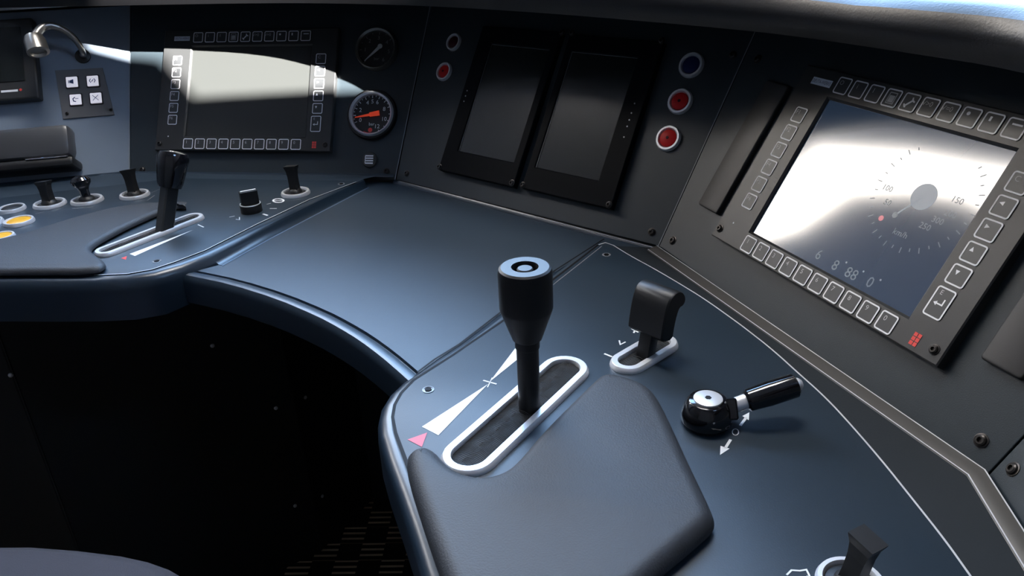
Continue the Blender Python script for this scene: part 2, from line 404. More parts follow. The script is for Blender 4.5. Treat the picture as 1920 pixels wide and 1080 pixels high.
def seam_line(P, F, h, a, b, sh):
    pa, pb = [Vector(((p - F.o).dot(F.ex) + sh, (p - F.o).dot(F.ey))) for p in (a, b)]
    bm = bmesh.new(); stroke(bm, [pa, pb], .0012, h + .0002); obj('seam_highlight', bm, M['dimglint'], P, False)  # highlight on the seam bevel, painted as a pale stroke
seam_line(P_left, FL, PANEL, SL, top_of(SL, dLM), -.0015); seam_line(P_far, FF, 0, SF, top_of(SF, dFL), -.0015)
seam_line(P_mid, FM, 0, SR, top_of(SR, dMR), -.0015)
def pscrews(P, F, h, pxs, r=.0042):
    for x, y in pxs:
        u = F.uv(x, y, h); screw(P, u.x, u.y, h, r)
pscrews(P_left, FL, PANEL, [(267, 318), (725, 321)])
pscrews(P_mid, FM, 0, [(763, 325), (1222, 435), (1374, 103)], .0040)
pscrews(P_right, FR, PANEL, [(1262, 451), (1840, 826), (1421, 111)], .0044)
pscrews(P_end, FE, 0, [(1900, 880)], .0044)

# ---------------------------------------------------------------- the two identical driver displays
Q = dict(xl=-.03083, dl=.01976, yl=.13815, yt=.1767, xt=.00236, dt=.02062, xr=.21626, dr=.02013, yr=.13858, xe=.21522, ye=.03321, rx=.21475, ry=-.0008, sl=-.0076, sb=.01283, sr=.19784, st=.16139)
Q['ry'] = -.0008
def key(parent, cx, cy, w=.0158, h=.0158, sym=None, sz=.0042):
    bm = bmesh.new()
    prism(bm, rect(cx - w / 2, cy - h / 2, cx + w / 2, cy + h / 2, .0016), 0.0001, .0006, .0002, None, 0)
    stroke(bm, rect(cx - w / 2, cy - h / 2, cx + w / 2, cy + h / 2, .0018), .0013, .0008, True, 1)
    z = .0008
    if sym in ('<', '>', '^', 'v'):
        a = {'<': 180, '>': 0, '^': 90, 'v': -90}[sym]; s = .0024
        flat(bm, [(cx - .0025 + s * math.cos(math.radians(a + k)), cy + .0022 + s * math.sin(math.radians(a + k))) for k in (0, 130, 230)], z, 1)
    elif sym == 'enter':
        text(bm, 'E', cx - .003, cy + .008, .0055, z, 2)
        stroke(bm, [(cx + .003, cy + .004), (cx + .003, cy - .001), (cx - .002, cy - .001)], .0012, z, False, 1)
        flat(bm, [(cx - .005, cy - .001), (cx - .002, cy + .001), (cx - .002, cy - .003)], z, 1)
    elif sym == 'doc':
        stroke(bm, rect(cx - .004, cy - .005, cx + .004, cy + .005), .0008, z, True, 2)
        flat(bm, rect(cx - .003, cy - .004, cx + .003, cy + .0025), z, 2)
    elif sym == 'wrench':
        stroke(bm, [(cx - .004, cy - .0045), (cx + .003, cy + .003)], .0018, z, False, 1)
        stroke(bm, [(cx + .0012, cy + .005), (cx + .002, cy + .002), (cx + .005, cy + .0012)], .0014, z, False, 1)
        stroke(bm, [(cx - .005, cy - .002), (cx - .0035, cy - .0035), (cx - .002, cy - .005)], .0014, z, False, 1)
    elif sym == 'dot': flat(bm, circle(.0017, 12, (cx - .0025, cy + .003)), z, 1)
    elif sym == 'half': flat(bm, rect(cx - .0035, cy + .001, cx - .0015, cy + .005), z, 1)
    elif sym == 'bar': flat(bm, rect(cx - .004, cy + .0025, cx + .005, cy + .0040), z, 1)
    elif sym: text(bm, sym, cx - .0028, cy + .0026, .0066, z, 2)
    return obj('key', bm, None, parent, False, [M['key'], M['ink'], M['inkd']])
M['inkd'] = mat('faded_key_print', (.45, .45, .46), .5)
def display(F, label, scr, gauge=False):
    t = thing('driver_display', label, 'display', F.mtx(), 'driver displays with printed keys')
    q = Q; x0, x1, y0, y1 = -.0582, .2419, -.0108, .1895
    bm = bmesh.new()
    o = rect(x0, y0, x1, y1); i = rect(q['sl'], q['sb'], q['sr'], q['st'])
    w = .004
    o2 = offset(ccw(o), -.0012); i2 = offset(ccw(i), .0022)
    loft(bm, [[(p.x, p.y, z) for p in L] for L, z in ((o, -.0099), (o, -.0012), (o2, 0), (i2, 0), (i, -.0025), (i, -.006))], True)
    obj('bezel', bm, M['frame'], t, smooth=False)
    bm = bmesh.new(); box(bm, (q['sl'] - .001, q['sb'] - .001, -.0095), (q['sr'] + .001, q['st'] + .001, -.0035)); obj('screen', bm, scr, t, smooth=False)
    for k in range(10): key(t, k * .0205, 0, sym='1234567890'[k])
    tops = ['O', 'i', 'I', 'doc', 'wrench', 'V>0', 'V=0', 'dot', 'half', 'bar']
    for k in range(10): key(t, q['xt'] + k * q['dt'], q['yt'], sym=tops[k])
    for k in range(6): key(t, q['xl'], q['yl'] - k * q['dl'], w=.0150, h=.0150, sym='F%d' % (k + 1))
    for k, s in enumerate(('C', '<', '>', '^', 'v')): key(t, q['xr'], q['yr'] - k * q['dr'], sym=s)
    key(t, q['xe'], q['ye'], h=.0245, sym='enter')
    bm = bmesh.new()
    for a in range(3):
        for b in range(2): flat(bm, rect(q['rx'] - .0035 + b * .0038, q['ry'] - .005 + a * .0038, q['rx'] - .0003 + b * .0038, q['ry'] - .0018 + a * .0038), .0004)
    obj('emblem', bm, M['redink'], t, False)
    bm = bmesh.new(); flat(bm, rect(-.0400, .1715, -.0125, .1790), .0004)
    pl = obj('nameplate', bm, M['foil'], t, False)
    bm = bmesh.new(); text(bm, 'DEUTA-WERKE', -.0262, .1752, .0052, .0006, sx=.72); obj('lettering', bm, M['navy'], pl, False)
    for x, y in ((x0 + .008, .0), (x1 - .009, .0)): screw(t, x, y, 0, .0036)
    bm = bmesh.new(); flat(bm, circle(.0011, 10, (-.036, .012)), .0004); obj('light_sensor', bm, M['ink'], t, False)
    if gauge:
        def u(x, y): return F.uv(x, y, -.0034)
        bm = bmesh.new(); z = -.0034
        c = u(1732, 369); r = .0118
        flat(bm, circle(r, 28, c), z, 0)
        n1 = u(1678, 403); stroke(bm, [c, n1], .0016, z, False, 0); flat(bm, circle(.0028, 12, n1), z, 1)
        flat(bm, circle(.0026, 12, u(1652, 409)), z, 2)
        obj('dial_pointer', bm, None, t, False, [M['lcdink'], M['lcdfaint'], M['lcdred']]); bm = bmesh.new()
        g0 = Vector(c)
        for a in range(-230, 51, 10):
            ca, sa = math.cos(math.radians(a)), math.sin(math.radians(a)); R0 = .056
            L = .005 if a % 20 == 0 else .003
            stroke(bm, [g0 + Vector((ca, sa)) * R0 * .82, g0 + Vector((ca, sa)) * (R0 * .82 + L)], .0008, z, False, 1)
        obj('dial_ticks', bm, None, t, False, [M['lcdink'], M['lcdfaint']]); bm = bmesh.new()
        bm.free()
        for px_, s in (((1664, 380), '50'), ((1664, 353), '100'), ((1688, 438), 'km/h'), ((1734, 425), '250'), ((1758, 414), '300'), ((1782, 402), '200'), ((1795, 376), '150')):
            p = u(*px_); bm = bmesh.new(); text(bm, s, p.x, p.y, .0075, z, 0); obj('dial_numeral', bm, M['lcdfaint'], t, False)
        bm = bmesh.new()
        for px_, s in (((1535, 478), '6'), ((1566, 498), '8'), ((1596, 514), '88'), ((1631, 530), '0')):
            p = u(*px_); text(bm, s, p.x, p.y, .014, z, 1)
        for px_ in ((1619, 509), (1651, 525), (1587, 492)):
            flat(bm, circle(.001, 8, u(*px_)), z, 0)
        obj('digital_readout', bm, None, t, False, [M['lcdink'], M['lcdfaint'], M['lcdred']])
    return t
display(FL, 'driver display on the left panel with a strip of sunlight across it', M['scrL'])
display(FR, 'large driver display on the right panel reflecting the bright side window', M['scrR'], True)

def cover(F, x0, x1, y0, y1, label, h=.006):
    bm = bmesh.new(); prism(bm, rect(x0, y0, x1, y1, .003), -.0099, -.010 + h, .0015)
    o = obj('cover_strip', bm, M['cover']); o.matrix_world = F.mtx(); tag(o, label, 'cover', 'raised strips beside the right display')
cover(FR, -.1087, -.0725, .0115, .165, 'narrow raised dark strip left of the large reflecting display')
cover(FR, .2633, .2975, .0108, .165, 'narrow raised dark strip right of the large reflecting display')

# ---------------------------------------------------------------- centre displays
def unit(label, outer, inner, screws, dots):
    us = [FM.uv(*p, .010) for p in outer]
    x0 = (us[0].x + us[3].x) / 2; x1 = (us[1].x + us[2].x) / 2; y0 = (us[0].y + us[1].y) / 2; y1 = (us[2].y + us[3].y) / 2
    print(label[:20], [tuple(round(c, 4) for c in u) for u in us], [tuple(round(c, 4) for c in FM.uv(*p, .010)) for p in inner])
    t = thing('upright_display', label, 'display', FM.mtx(x0, y0, .010), 'unlit upright displays')
    iu = [FM.uv(*p, .008) for p in inner]
    a0 = (iu[0].x + iu[3].x) / 2 - x0; a1 = (iu[1].x + iu[2].x) / 2 - x0; b0 = (iu[0].y + iu[1].y) / 2 - y0; b1 = (iu[2].y + iu[3].y) / 2 - y0
    w, h = x1 - x0, y1 - y0
    bm = bmesh.new(); o = ccw(rect(0, 0, w, h)); i = ccw(rect(a0, b0, a1, b1))
    loft(bm, [[(p.x, p.y, z) for p in L] for L, z in ((o, -.0099), (o, -.001), (offset(o, -.001), 0), (offset(i, .0012), 0), (i, -.001), (i, -.005))], True)
    obj('bezel', bm, M['blackbox'], t, smooth=False)
    bm = bmesh.new(); box(bm, (a0 - .001, b0 - .001, -.008), (a1 + .001, b1 + .001, -.002)); obj('screen', bm, M['scrM'], t, smooth=False)
    bm = bmesh.new(); stroke(bm, [(a0 + .001, b0), (a0 + .001, b1 - .001), (a1, b1 - .001)], .0005, -.0010); obj('chamfer_highlight', bm, M['dimglint'], t, False)  # chamfer highlight painted as a thin grey stroke
    for s in screws:
        u_ = FM.uv(*s, .010); screw(t, u_.x - x0, u_.y - y0, 0, .0036)
    for s in dots:
        u_ = FM.uv(*s, .010); bm = bmesh.new(); lathe(bm, [(.0010, 0), (.0010, .0004)], 8, Matrix.Translation((u_.x - x0, u_.y - y0, 0))); obj('status_dot', bm, M['led'], t)
unit('unlit upright display, left of the two on the centre panel', [(821, 319), (963, 350), (1052, 60), (905, 48)], [(860, 285), (972, 305), (1024, 91), (922, 84)],
     [(824, 313), (960, 343), (1054, 61)], [(876, 170), (873, 180), (870, 190)])
unit('unlit upright display, right of the two on the centre panel', [(978, 352), (1147, 393), (1240, 80), (1068, 61)], [(1003, 315), (1126, 338), (1194, 107), (1074, 98)],
     [(980, 347), (1142, 384), (1073, 62), (1241, 76)], [(1190, 194), (1184, 212), (1180, 225), (1176, 237), (1170, 257)])

# ---------------------------------------------------------------- indicator lamps
def lamp(F, h, x, y, rpx, lens, label):
    u = F.uv(x, y, h); P = F.P(u.x, u.y, h); r = rpx / FPX * depth(P)
    t = thing('indicator_lamp', label, 'indicator lamp', F.mtx(u.x, u.y, h), 'round indicator lamps on the centre panel')
    bm = bmesh.new(); ringp(bm, circle(r), circle(r * .68), [(0, 0), (0, .002), (.25, .0045), (.7, .0045), (1, .002), (1, 0)]); obj('bezel_ring', bm, M['silver'], t)
    bm = bmesh.new(); lathe(bm, [(r * .68, .0002), (r * .66, .003), (r * .5, .0042), (r * .2, .0046), (.0001, .0047)], 28); obj('lens', bm, lens, t)
    bm = bmesh.new(); 
    if lens is M['red']: lathe(bm, [(r * .13, .0044), (r * .11, .0052)], 12); obj('lens_mark', bm, M['darkred'], t)
    else: bm.free()
lamp(FM, 0, 852, 80, 17, M['darkred'], 'dark unlit red indicator lamp, upper of the pair left of displays')
lamp(FM, 0, 834, 135, 18, M['red'], 'red indicator lamp, lower of the pair left of displays')
lamp(FM, 0, 1297, 123, 25, M['blue'], 'dark blue indicator lamp in a silver ring')
lamp(FM, 0, 1276, 191, 25, M['red'], 'red indicator lamp directly below the blue lamp')
lamp(FM, 0, 1254, 260, 25, M['red'], 'red indicator lamp, lowest of the column right of displays')

# ---------------------------------------------------------------- gauges
def gauge(x, y, rpx, label, red, blackring):
    u = FL.uv(x, y, PANEL); P = FL.P(u.x, u.y, PANEL); R = rpx / FPX * depth(P)
    t = thing('pressure_gauge', label, 'gauge', FL.mtx(u.x, u.y, PANEL + .0005), 'round pressure gauges')
    if blackring:
        bm = bmesh.new(); ringp(bm, circle(R * 1.13, 48), circle(R * .98, 48), [(0, 0), (0, .004), (.3, .007), (1, .007), (1, 0)]); obj('mounting_ring', bm, M['black'], t)
    bm = bmesh.new(); ringp(bm, circle(R, 48), circle(R * .87, 48), [(0, 0), (0, .009), (.4, .012), (1, .009), (1, .001)]); obj('bezel_ring', bm, M['silver'] if red else M['gunmetal'], t)
    bm = bmesh.new(); lathe(bm, [(R * .92, .0005), (R * .92, .002)], 48); obj('dial', bm, M['dial'], t)
    bm = bmesh.new(); z = .0023; n = 12 if red else 6
    a0, a1 = (205, -65) if red else (225, -55)
    for k in range(n * 2 + 1):
        a = math.radians(a0 + (a1 - a0) * k / (n * 2)); L = .80 if k % 2 else .74; c, s = math.cos(a), math.sin(a)
        stroke(bm, [(R * L * c, R * L * s), (R * .86 * c, R * .86 * s)], R * .03, z)
    for k in ((0, 2, 4, 5, 6, 8, 10, 12) if red else (1, 2, 3, 4, 5, 6)):
        a = math.radians(a0 + (a1 - a0) * k / n); text(bm, str(k), R * .58 * math.cos(a), R * .58 * math.sin(a), R * .26, z)
    text(bm, 'bar', 0, -R * .42, R * .2, z)
    obj('scale', bm, M['ink'] if red else M['inkdim'], t, False)
    if red:
        bm = bmesh.new()
        stroke(bm, [(R * .83 * math.cos(math.radians(a)), R * .83 * math.sin(math.radians(a))) for a in range(-70, -116, -5)], R * .06, z)
        flat(bm, circle(R * .10, 10, (-R * .05, -R * .68)), z); obj('red_zone', bm, M['redink'], t, False)
    a = math.radians(190 if red else 224); d = Vector((math.cos(a), math.sin(a))); p = Vector((-d.y, d.x)); bm = bmesh.new()
    prism(bm, [d * R * .78 + p * R * .015, -d * R * .12 + p * R * .07, -d * R * .12 - p * R * .07, d * R * .78 - p * R * .015], .0035, .0045)
    if red: prism(bm, [-d * R * .34 + p * R * .11, d * R * .1 + p * R * .09, d * R * .1 - p * R * .09, -d * R * .34 - p * R * .11], .0035, .0052)
    else: flat(bm, circle(R * .12, 14, -d * R * .22), .0047)
    obj('needle', bm, M['needle'] if red else M['pale'], t, False)
M['gunmetal'] = mat('gunmetal_ring', (.35, .33, .30), .3, metal=.9)
gauge(708, 95, 40, 'round black gauge with a pale needle, upper of the two', False, False)
gauge(699, 216, 43, 'round pressure gauge with a red needle and silver bezel', True, True)
u = FL.uv(694, 300, PANEL)
t = thing('key_switch', 'small round socket with white bar mark under the red-needle gauge', 'socket', FL.mtx(u.x, u.y, PANEL))
bm = bmesh.new(); lathe(bm, [(.0125, 0), (.0125, .002), (.0115, .003), (.0001, .003)], 28); obj('socket_body', bm, M['frame'], t)
bm = bmesh.new(); z = .0033
stroke(bm, [(-.007, -.006), (-.007, .006)], .0012, z)
for y in (-.0058, -.0019, .0020, .0058): stroke(bm, [(-.007, y), (.006, y)], .0023, z)
obj('bar_mark', bm, M['ink'], t, False)

# ---------------------------------------------------------------- far left: display unit, four buttons, handset, gooseneck
u = lambda x, y, h=0: FF.uv(x, y, h)
a = u(76, 196, .02); b = u(215, 215)
t = thing('radio_display', 'dark radio display unit at the far left edge', 'display', FF.mtx(0, 0, 0))
x1 = u(74, 190, .02).x; y0 = u(40, 186, .02).y
bm = bmesh.new(); box(bm, (x1 - .24, y0, .0006), (x1, y0 + .135, .02), .003); obj('housing', bm, M['frame'], t, smooth=False)
bm = bmesh.new(); box(bm, (x1 - .22, y0 + .03, .0201), (x1 - .018, y0 + .12, .0212), .0004); obj('screen', bm, M['scrM'], t, smooth=False)
bm = bmesh.new(); flat(bm, rect(x1 - .055, y0 + .013, x1 - .030, y0 + .0165), .0206); obj('lettering', bm, M['ink'], t, False)
bm = bmesh.new(); flat(bm, circle(.0022, 12, (x1 - .026, y0 + .0155)), .0206); obj('emblem', bm, M['redink'], t, False)
pts = [u(104, 133), u(193, 128), u(215, 216), u(119, 224)]
t = thing('button_plate', 'grey plate holding four white square buttons on far left panel', 'button panel', FF.mtx())
bm = bmesh.new(); prism(bm, pts, 0.0001, .0025, .0006); obj('plate', bm, M['frame2'], t, smooth=False)
icons = {0: (135, 154), 1: (174, 152), 2: (142, 187), 3: (180, 184)}
for k, (x, y) in icons.items():
    c = u(x, y, .004)
    s = .0105
    bm = bmesh.new(); prism(bm, rect(c.x - s, c.y - s, c.x + s, c.y + s, .0015), .0024, .0035, .0004); bt = obj('button_surround', bm, M['black'], t, smooth=False)
    s = .0085
    bm = bmesh.new(); prism(bm, rect(c.x - s, c.y - s, c.x + s, c.y + s, .001), .0034, .006, .0006); bt = obj('button', bm, M['white'], bt, smooth=False)
    bm = bmesh.new(); z = .0064
    if k == 0: flat(bm, [(c.x - .003, c.y - .002), (c.x + .003, c.y - .004), (c.x + .003, c.y + .004), (c.x - .003, c.y + .002)], z); stroke(bm, [(c.x - .004, c.y - .0025), (c.x - .004, c.y + .0025)], .0014, z)
    if k == 1:
        for s2 in (-1, 1): stroke(bm, [(c.x + s2 * (.0045 - .002 * abs(a_) / 40), c.y + .0035 * a_ / 40) for a_ in range(-40, 41, 20)], .0012, z)
        stroke(bm, [(c.x - .0015, c.y - .002), (c.x + .0015, c.y + .002)], .0012, z)
    if k == 2: stroke(bm, [(c.x + .0, c.y + .0035), (c.x - .0035, c.y + .001), (c.x - .0025, c.y - .003), (c.x + .001, c.y - .004)], .0016, z); stroke(bm, [(c.x, c.y + .001), (c.x + .005, c.y + .001)], .001, z)
    if k == 3: stroke(bm, [(c.x - .0045, c.y - .0045), (c.x + .0045, c.y + .0045)], .0009, z); stroke(bm, [(c.x - .0045, c.y + .0045), (c.x + .0045, c.y - .0045)], .0009, z)
    obj('icon', bm, M['navy'], bt, False)
for x, y in ((127, 214), (209, 207)):
    c = u(x, y); screw(t, c.x, c.y, .0025, .0022)
# handset in its cradle
t = thing('handset', 'black telephone handset lying in its cradle at far left', 'handset', FF.mtx())
c0 = u(127, 262, .035); xr_ = c0.x
yt_ = u(100, 236, .05).y; yb_ = u(100, 284, .05).y; print('handset', xr_, yt_, yb_)
bm = bmesh.new(); box(bm, (xr_ - .30, yb_ - .006, .012), (xr_ + .006, yt_ + .004, .048), .009); obj('receiver', bm, M['handset'], t)
bm = bmesh.new(); box(bm, (xr_ - .30, yb_ - .022, .0006), (xr_ + .008, yb_ - .007, .045), .005); obj('cradle', bm, M['black'], t)
bm = bmesh.new(); box(bm, (xr_ - .06, yb_ - .0085, .040), (xr_ + .001, yb_ - .007, .0462), .0003); obj('hook', bm, M['chrome'], t)
# gooseneck reading lamp
P0 = onplane(156, 106, *plane_of(FF, 0)); 
F2 = Frame(P0 + FF.n * .03, FF.ex, FF.ey)
def g(x, y, h): return onplane(x, y, F2.o + F2.n * h, F2.n)
t = thing('gooseneck_lamp', 'silver-grey gooseneck reading lamp bent over the far left panel', 'lamp')
path = [P0 + FF.n * .006, g(158, 103, -.005), g(148, 82, .01), g(130, 62, .02), g(108, 50, .03), g(86, 47, .035), g(72, 58, .04), g(66, 70, .045)]
cp = [Vector(p) for p in chaikin([tuple(p) for p in path], 2, False)]
bm = bmesh.new(); tube(bm, cp, [.0035 + .004 * i / len(cp) for i in range(len(cp))], 12); obj('gooseneck', bm, M['gunmetal'], t)
A_, B_ = g(62, 66, .045), g(72, 98, .048)
bm = bmesh.new(); m = axis_m(A_, B_); L = (B_ - A_).length
lathe(bm, [(.007, 0), (.013, .003), (.0155, L * .35), (.016, L), (.012, L + .001), (.010, L - .003)], 24, m); obj('lamp_head', bm, M['gunmetal'], t)
bm = bmesh.new(); lathe(bm, [(.012, .0006), (.012, .003), (.006, .006)], 20, FF.mtx(*( (P0 - FF.o).dot(FF.ex), (P0 - FF.o).dot(FF.ey), 0))); obj('mounting_foot', bm, M['black'], t)

# ---------------------------------------------------------------- desk
def D(pxs, z): return [dk(x, y, z) for x, y in pxs]
def xy(P): return [Vector((p.x, p.y)) for p in P]
def at_z(pts, z): return [(p.x, p.y, DZ + z) for p in pts]
def rim_rows(path, prof):                   # path: silhouette in plan, driver side on the right of travel
    return [at_z(offset(path, d, False), z) for d, z in prof]
BULL = [(-.012, 0), (-.009, -.0003), (-.006, -.0012), (-.003, -.003), (-.001, -.006), (0, -.010), (0, -.045), (-.004, -.050), (-.03, -.050)]
# --- right desk module
RZ = -.0015
front = xy(D([(1030, 512), (935, 587), (860, 644), (815, 673), (779, 699), (751, 720), (728, 742), (713, 766), (707, 792), (708, 820), (722, 870), (745, 935), (768, 1005), (790, 1080), (822, 1180), (860, 1290)], RZ - .004))
desk = thing('desk_module', 'right desk module in blue-grey lacquer carrying the main control lever', 'desk', None, 'lacquered desk modules')
inner = offset(front, .012, False) if False else None
def side(path, ref):                        # sign so that positive offset = away from ref point
    p, q = path[len(path) // 2], path[len(path) // 2 + 1]; t_ = (q - p).normalized(); nn = Vector((t_.y, -t_.x))
    return 1 if (Vector(ref) - p).dot(nn) < 0 else -1
def rims(path, prof, ref, z0=0):
    s = side(path, ref); return [at_z(offset(path, s * d, False), z + z0) for d, z in prof]
rows = rims(front, BULL, (0.05, .6), RZ)
bm = bmesh.new(); loft(bm, rows, mi=1)
rest = xy([dk(2150, 1290, RZ)]) + [Vector((FE.P(.45, 0).x, FE.P(.45, 0).y)), Vector((SE.x, SE.y)), Vector((SR.x, SR.y))] + xy(D([(1130, 444)], RZ))
topin = [Vector(p[:2]) for p in rows[0]]
cap(bm, [bm.verts.new((p.x, p.y, DZ + RZ)) for p in topin + rest])
obj('desk_top', bm, None, desk, mats=[M['desk'], M['rim']])
# inset plate and the painted highlight where its bevel catches light
plate_px = [(1135, 455), (1122, 459), (1040, 522), (945, 600), (850, 665), (800, 697), (775, 713), (752, 737), (740, 759), (736, 782), (742, 812), (760, 860), (795, 960), (830, 1060), (870, 1180), (905, 1290),
            (1990, 1290), (1880, 1165), (1818, 1078), (1772, 1013), (1719, 946), (1649, 858), (1578, 777), (1540, 738), (1497, 700), (1450, 657), (1399, 617), (1372, 597), (1320, 560), (1271, 530), (1225, 503), (1182, 480), (1150, 460)]
pr_side = chaikin(plate_px[16:] , 2, False); plate_px = plate_px[:16] + [(p[0], p[1]) for p in pr_side]
plate = xy(D(plate_px, 0)); bm = bmesh.new(); prism(bm, plate, DZ - .003, DZ, .0008); pr = obj('inset_plate', bm, M['plate'], desk)
bm = bmesh.new(); stroke(bm, xy(D(plate_px[16:], 0)) + xy(D(plate_px[:2], 0)), .0015, DZ + .00015); obj('plate_highlight', bm, M['edge'], desk, False)
bm = bmesh.new(); stroke(bm, xy(D(plate_px[1:16], 0)), .0026, DZ + .00018); obj('joint_groove', bm, M['brush'], desk, False)
bm = bmesh.new(); stroke(bm, xy(D([(1133, 448), (1030, 514), (937, 587), (862, 645), (815, 674), (783, 698)], RZ)), .0022, DZ + RZ + .0002); obj('joint_groove', bm, M['brush'], desk, False)
bm = bmesh.new(); stroke(bm, xy(D([(1128, 462), (1046, 527), (952, 603)], 0)), .0008, DZ + .0002); obj('plate_highlight', bm, M['dimglint'], desk, False)  # fainter painted highlight along the upper left side
inf = xy(D([(p[0], p[1]) for p in pr_side], 0))
bm = bmesh.new(); cap(bm, [bm.verts.new((p.x, p.y, DZ - .0006)) for p in inf + [Vector((SR.x, SR.y)), Vector((SE.x, SE.y)), Vector((FE.P(.45, 0).x, FE.P(.45, 0).y))]]); obj('reflection_tone', bm, M['reflgrey'], desk, False)  # grey sheet painting the right panel's reflection onto the desk
# bead between the desk and the panels
tr = [Vector((SL.x, SL.y)), Vector((SR.x, SR.y)), Vector((SE.x, SE.y)), Vector((FE.P(.45, 0).x, FE.P(.45, 0).y))]
bead = [(.0015, -.004), (.0018, .0024), (.0026, .0032), (.004, .0032), (.014, .0005), (.0155, -.0003), (.0155, -.004)]
bm = bmesh.new(); loft(bm, [at_z(offset(tr[1:], d, False), z) for d, z in bead]); obj('bead_trim', bm, M['trimm'], desk)
bm = bmesh.new(); stroke(bm, [Vector(p[:2]) for p in at_z(offset(tr[1:], .0030, False), 0)], .0011, DZ + .0034); obj('trim_highlight', bm, M['edge'], desk, False)  # highlight painted along the bead's upper crest
bm = bmesh.new(); stroke(bm, [Vector(p[:2]) for p in at_z(offset(tr[1:], .0145, False), 0)], .0011, DZ + .0007); obj('trim_highlight', bm, M['edge'], desk, False)  # second painted highlight, on the bead's lower edge
screws = [((803, 731), 0), ((1137, 478), 0)]
def flat_screw(parent, x, y, z, r=.0052):
    bm = bmesh.new(); m = Matrix.Translation((x, y, z)); lathe(bm, [(r, 0), (r, .0005), (r * .82, .0006), (r * .80, .0001), (r * .35, .0001), (r * .33, .0004), (.0001, .0004)], 24, m)
    sc = obj('screw', bm, M['scr'], parent); bm = bmesh.new(); lathe(bm, [(r * .62, .0002), (r * .60, .0009), (.0001, .0009)], 6, m); obj('screw_socket', bm, M['brush'], sc); return sc
M['scr'] = mat('countersunk_screw', (.28, .29, .31), .35, metal=.4)
for (x, y), z in screws:
    p = dk(x, y, z); flat_screw(desk, p.x, p.y, DZ + z)
# printed marks on the right plate
def DP(x, y, z=.0003): p = dk(x, y, z); return Vector((p.x, p.y))
def marks(parent, name, m, polys=(), lines=(), texts=(), z=.0003):
    bm = bmesh.new()
    for P in polys: flat(bm, [DP(x, y, z) for x, y in P], DZ + z)
    for P, w in lines: stroke(bm, [DP(x, y, z) for x, y in P], w, DZ + z)
    for s, (x, y), size, rot in texts: p = DP(x, y, z); text(bm, s, p.x, p.y, size, DZ + z, 0, rot)
    return obj(name, bm, m, parent, False)
marks(desk, 'power_wedge_marking', M['ink'], polys=[[(791, 800), (822, 816), (915, 720)], [(918, 716), (1012, 640), (985, 628)]], lines=[([(906, 713), (931, 720)], .0016), ([(914, 726), (923, 708)], .0010)])
marks(desk, 'red_arrow_marking', M['pinkink'], polys=[[(764, 824), (801, 811), (791, 838)]])
marks(desk, 'speed_step_marking', M['ink'], lines=[([(1184, 616), (1197, 623)], .0017), ([(1188, 624), (1194, 614)], .0017), ([(1161, 638), (1163, 646), (1173, 641)], .0015), ([(1133, 663), (1148, 669)], .0020)])
bmz = [DP(1379 + 6 * math.cos(t_ * math.pi / 6), 810 + 6 * math.sin(t_ * math.pi / 6)) for t_ in range(12)]
bm = bmesh.new(); stroke(bm, bmz, .0007, DZ + .0003, True)
for P in ([(1388, 798), (1399, 783)], [(1370, 824), (1360, 840)]): stroke(bm, [DP(*p) for p in P], .0022, DZ + .0003)
for P in ([(1392, 780), (1405, 773), (1404, 788)], [(1350, 853), (1368, 841), (1351, 836)]): flat(bm, [DP(*p) for p in P], DZ + .0003)
obj('horn_arrow_marking', bm, M['ink'], desk, False)
bm = bmesh.new(); stroke(bm, [DP(*p) for p in ((1475, 1078), (1484, 1069), (1500, 1070), (1512, 1068), (1518, 1080))], .0012, DZ + .0003); stroke(bm, [DP(*p) for p in ((1472, 1082), (1500, 1092), (1515, 1080))], .0012, DZ + .0003)
obj('wiper_marking', bm, M['ink'], desk, False)

# --- middle desk module
MZ = -.004
mf_px = [(322, 513), (360, 520), (430, 535), (516, 562), (591, 594), (632, 616), (671, 640), (712, 671), (752, 706), (800, 750), (830, 785)]
mid = thing('desk_module', 'empty middle desk module sweeping between the two lever modules', 'desk', None, 'lacquered desk modules')
mf = xy(D(mf_px, MZ)); mf = [Vector(p) for p in chaikin(mf, 1, False)]
MB_ = [(-.0165, 0), (-.0155, -.0030), (-.0135, -.0030), (-.0125, 0), (-.006, .0012), (-.002, .0004), (.001, -.003), (.0025, -.008), (.0025, -.034), (-.002, -.038), (-.03, -.038)]
rows = rims(mf, MB_, (-.25, .85), MZ)
bm = bmesh.new(); loft(bm, rows, mi=1)
topin = [Vector(p[:2]) for p in rows[0]]
rest = xy(D([(1010, 620), (1200, 480)], MZ)) + [Vector((SR.x, SR.y)), Vector((SL.x, SL.y)), Vector((SL.x - .12, SL.y))] + xy(D([(480, 400), (300, 480)], MZ))
cap(bm, [bm.verts.new((p.x, p.y, DZ + MZ)) for p in topin + rest]); obj('desk_top', bm, None, mid, mats=[M['desk'], M['rim']])
bm = bmesh.new(); tm = [Vector((SL.x, SL.y)), Vector((SR.x, SR.y))]
loft(bm, [at_z(offset(tm, d, False), z) for d, z in [(.001, -.004), (.0015, .0005), (.003, .0008), (.006, -.002), (.007, -.005)]]); obj('bead_trim', bm, M['rim'], mid)
bm = bmesh.new(); stroke(bm, offset(tm, .0012, False), .0022, DZ + .0010); obj('joint_groove', bm, M['brush'], mid, False)
bm = bmesh.new(); stroke(bm, [tm[0].lerp(tm[1], .62), tm[1]], .0001, DZ) if False else stroke(bm, offset([tm[0].lerp(tm[1], .60), tm[1]], .0040, False), .0012, DZ + .0004); obj('trim_highlight', bm, M['edge'], mid, False)  # painted highlight on the right part of the middle bead

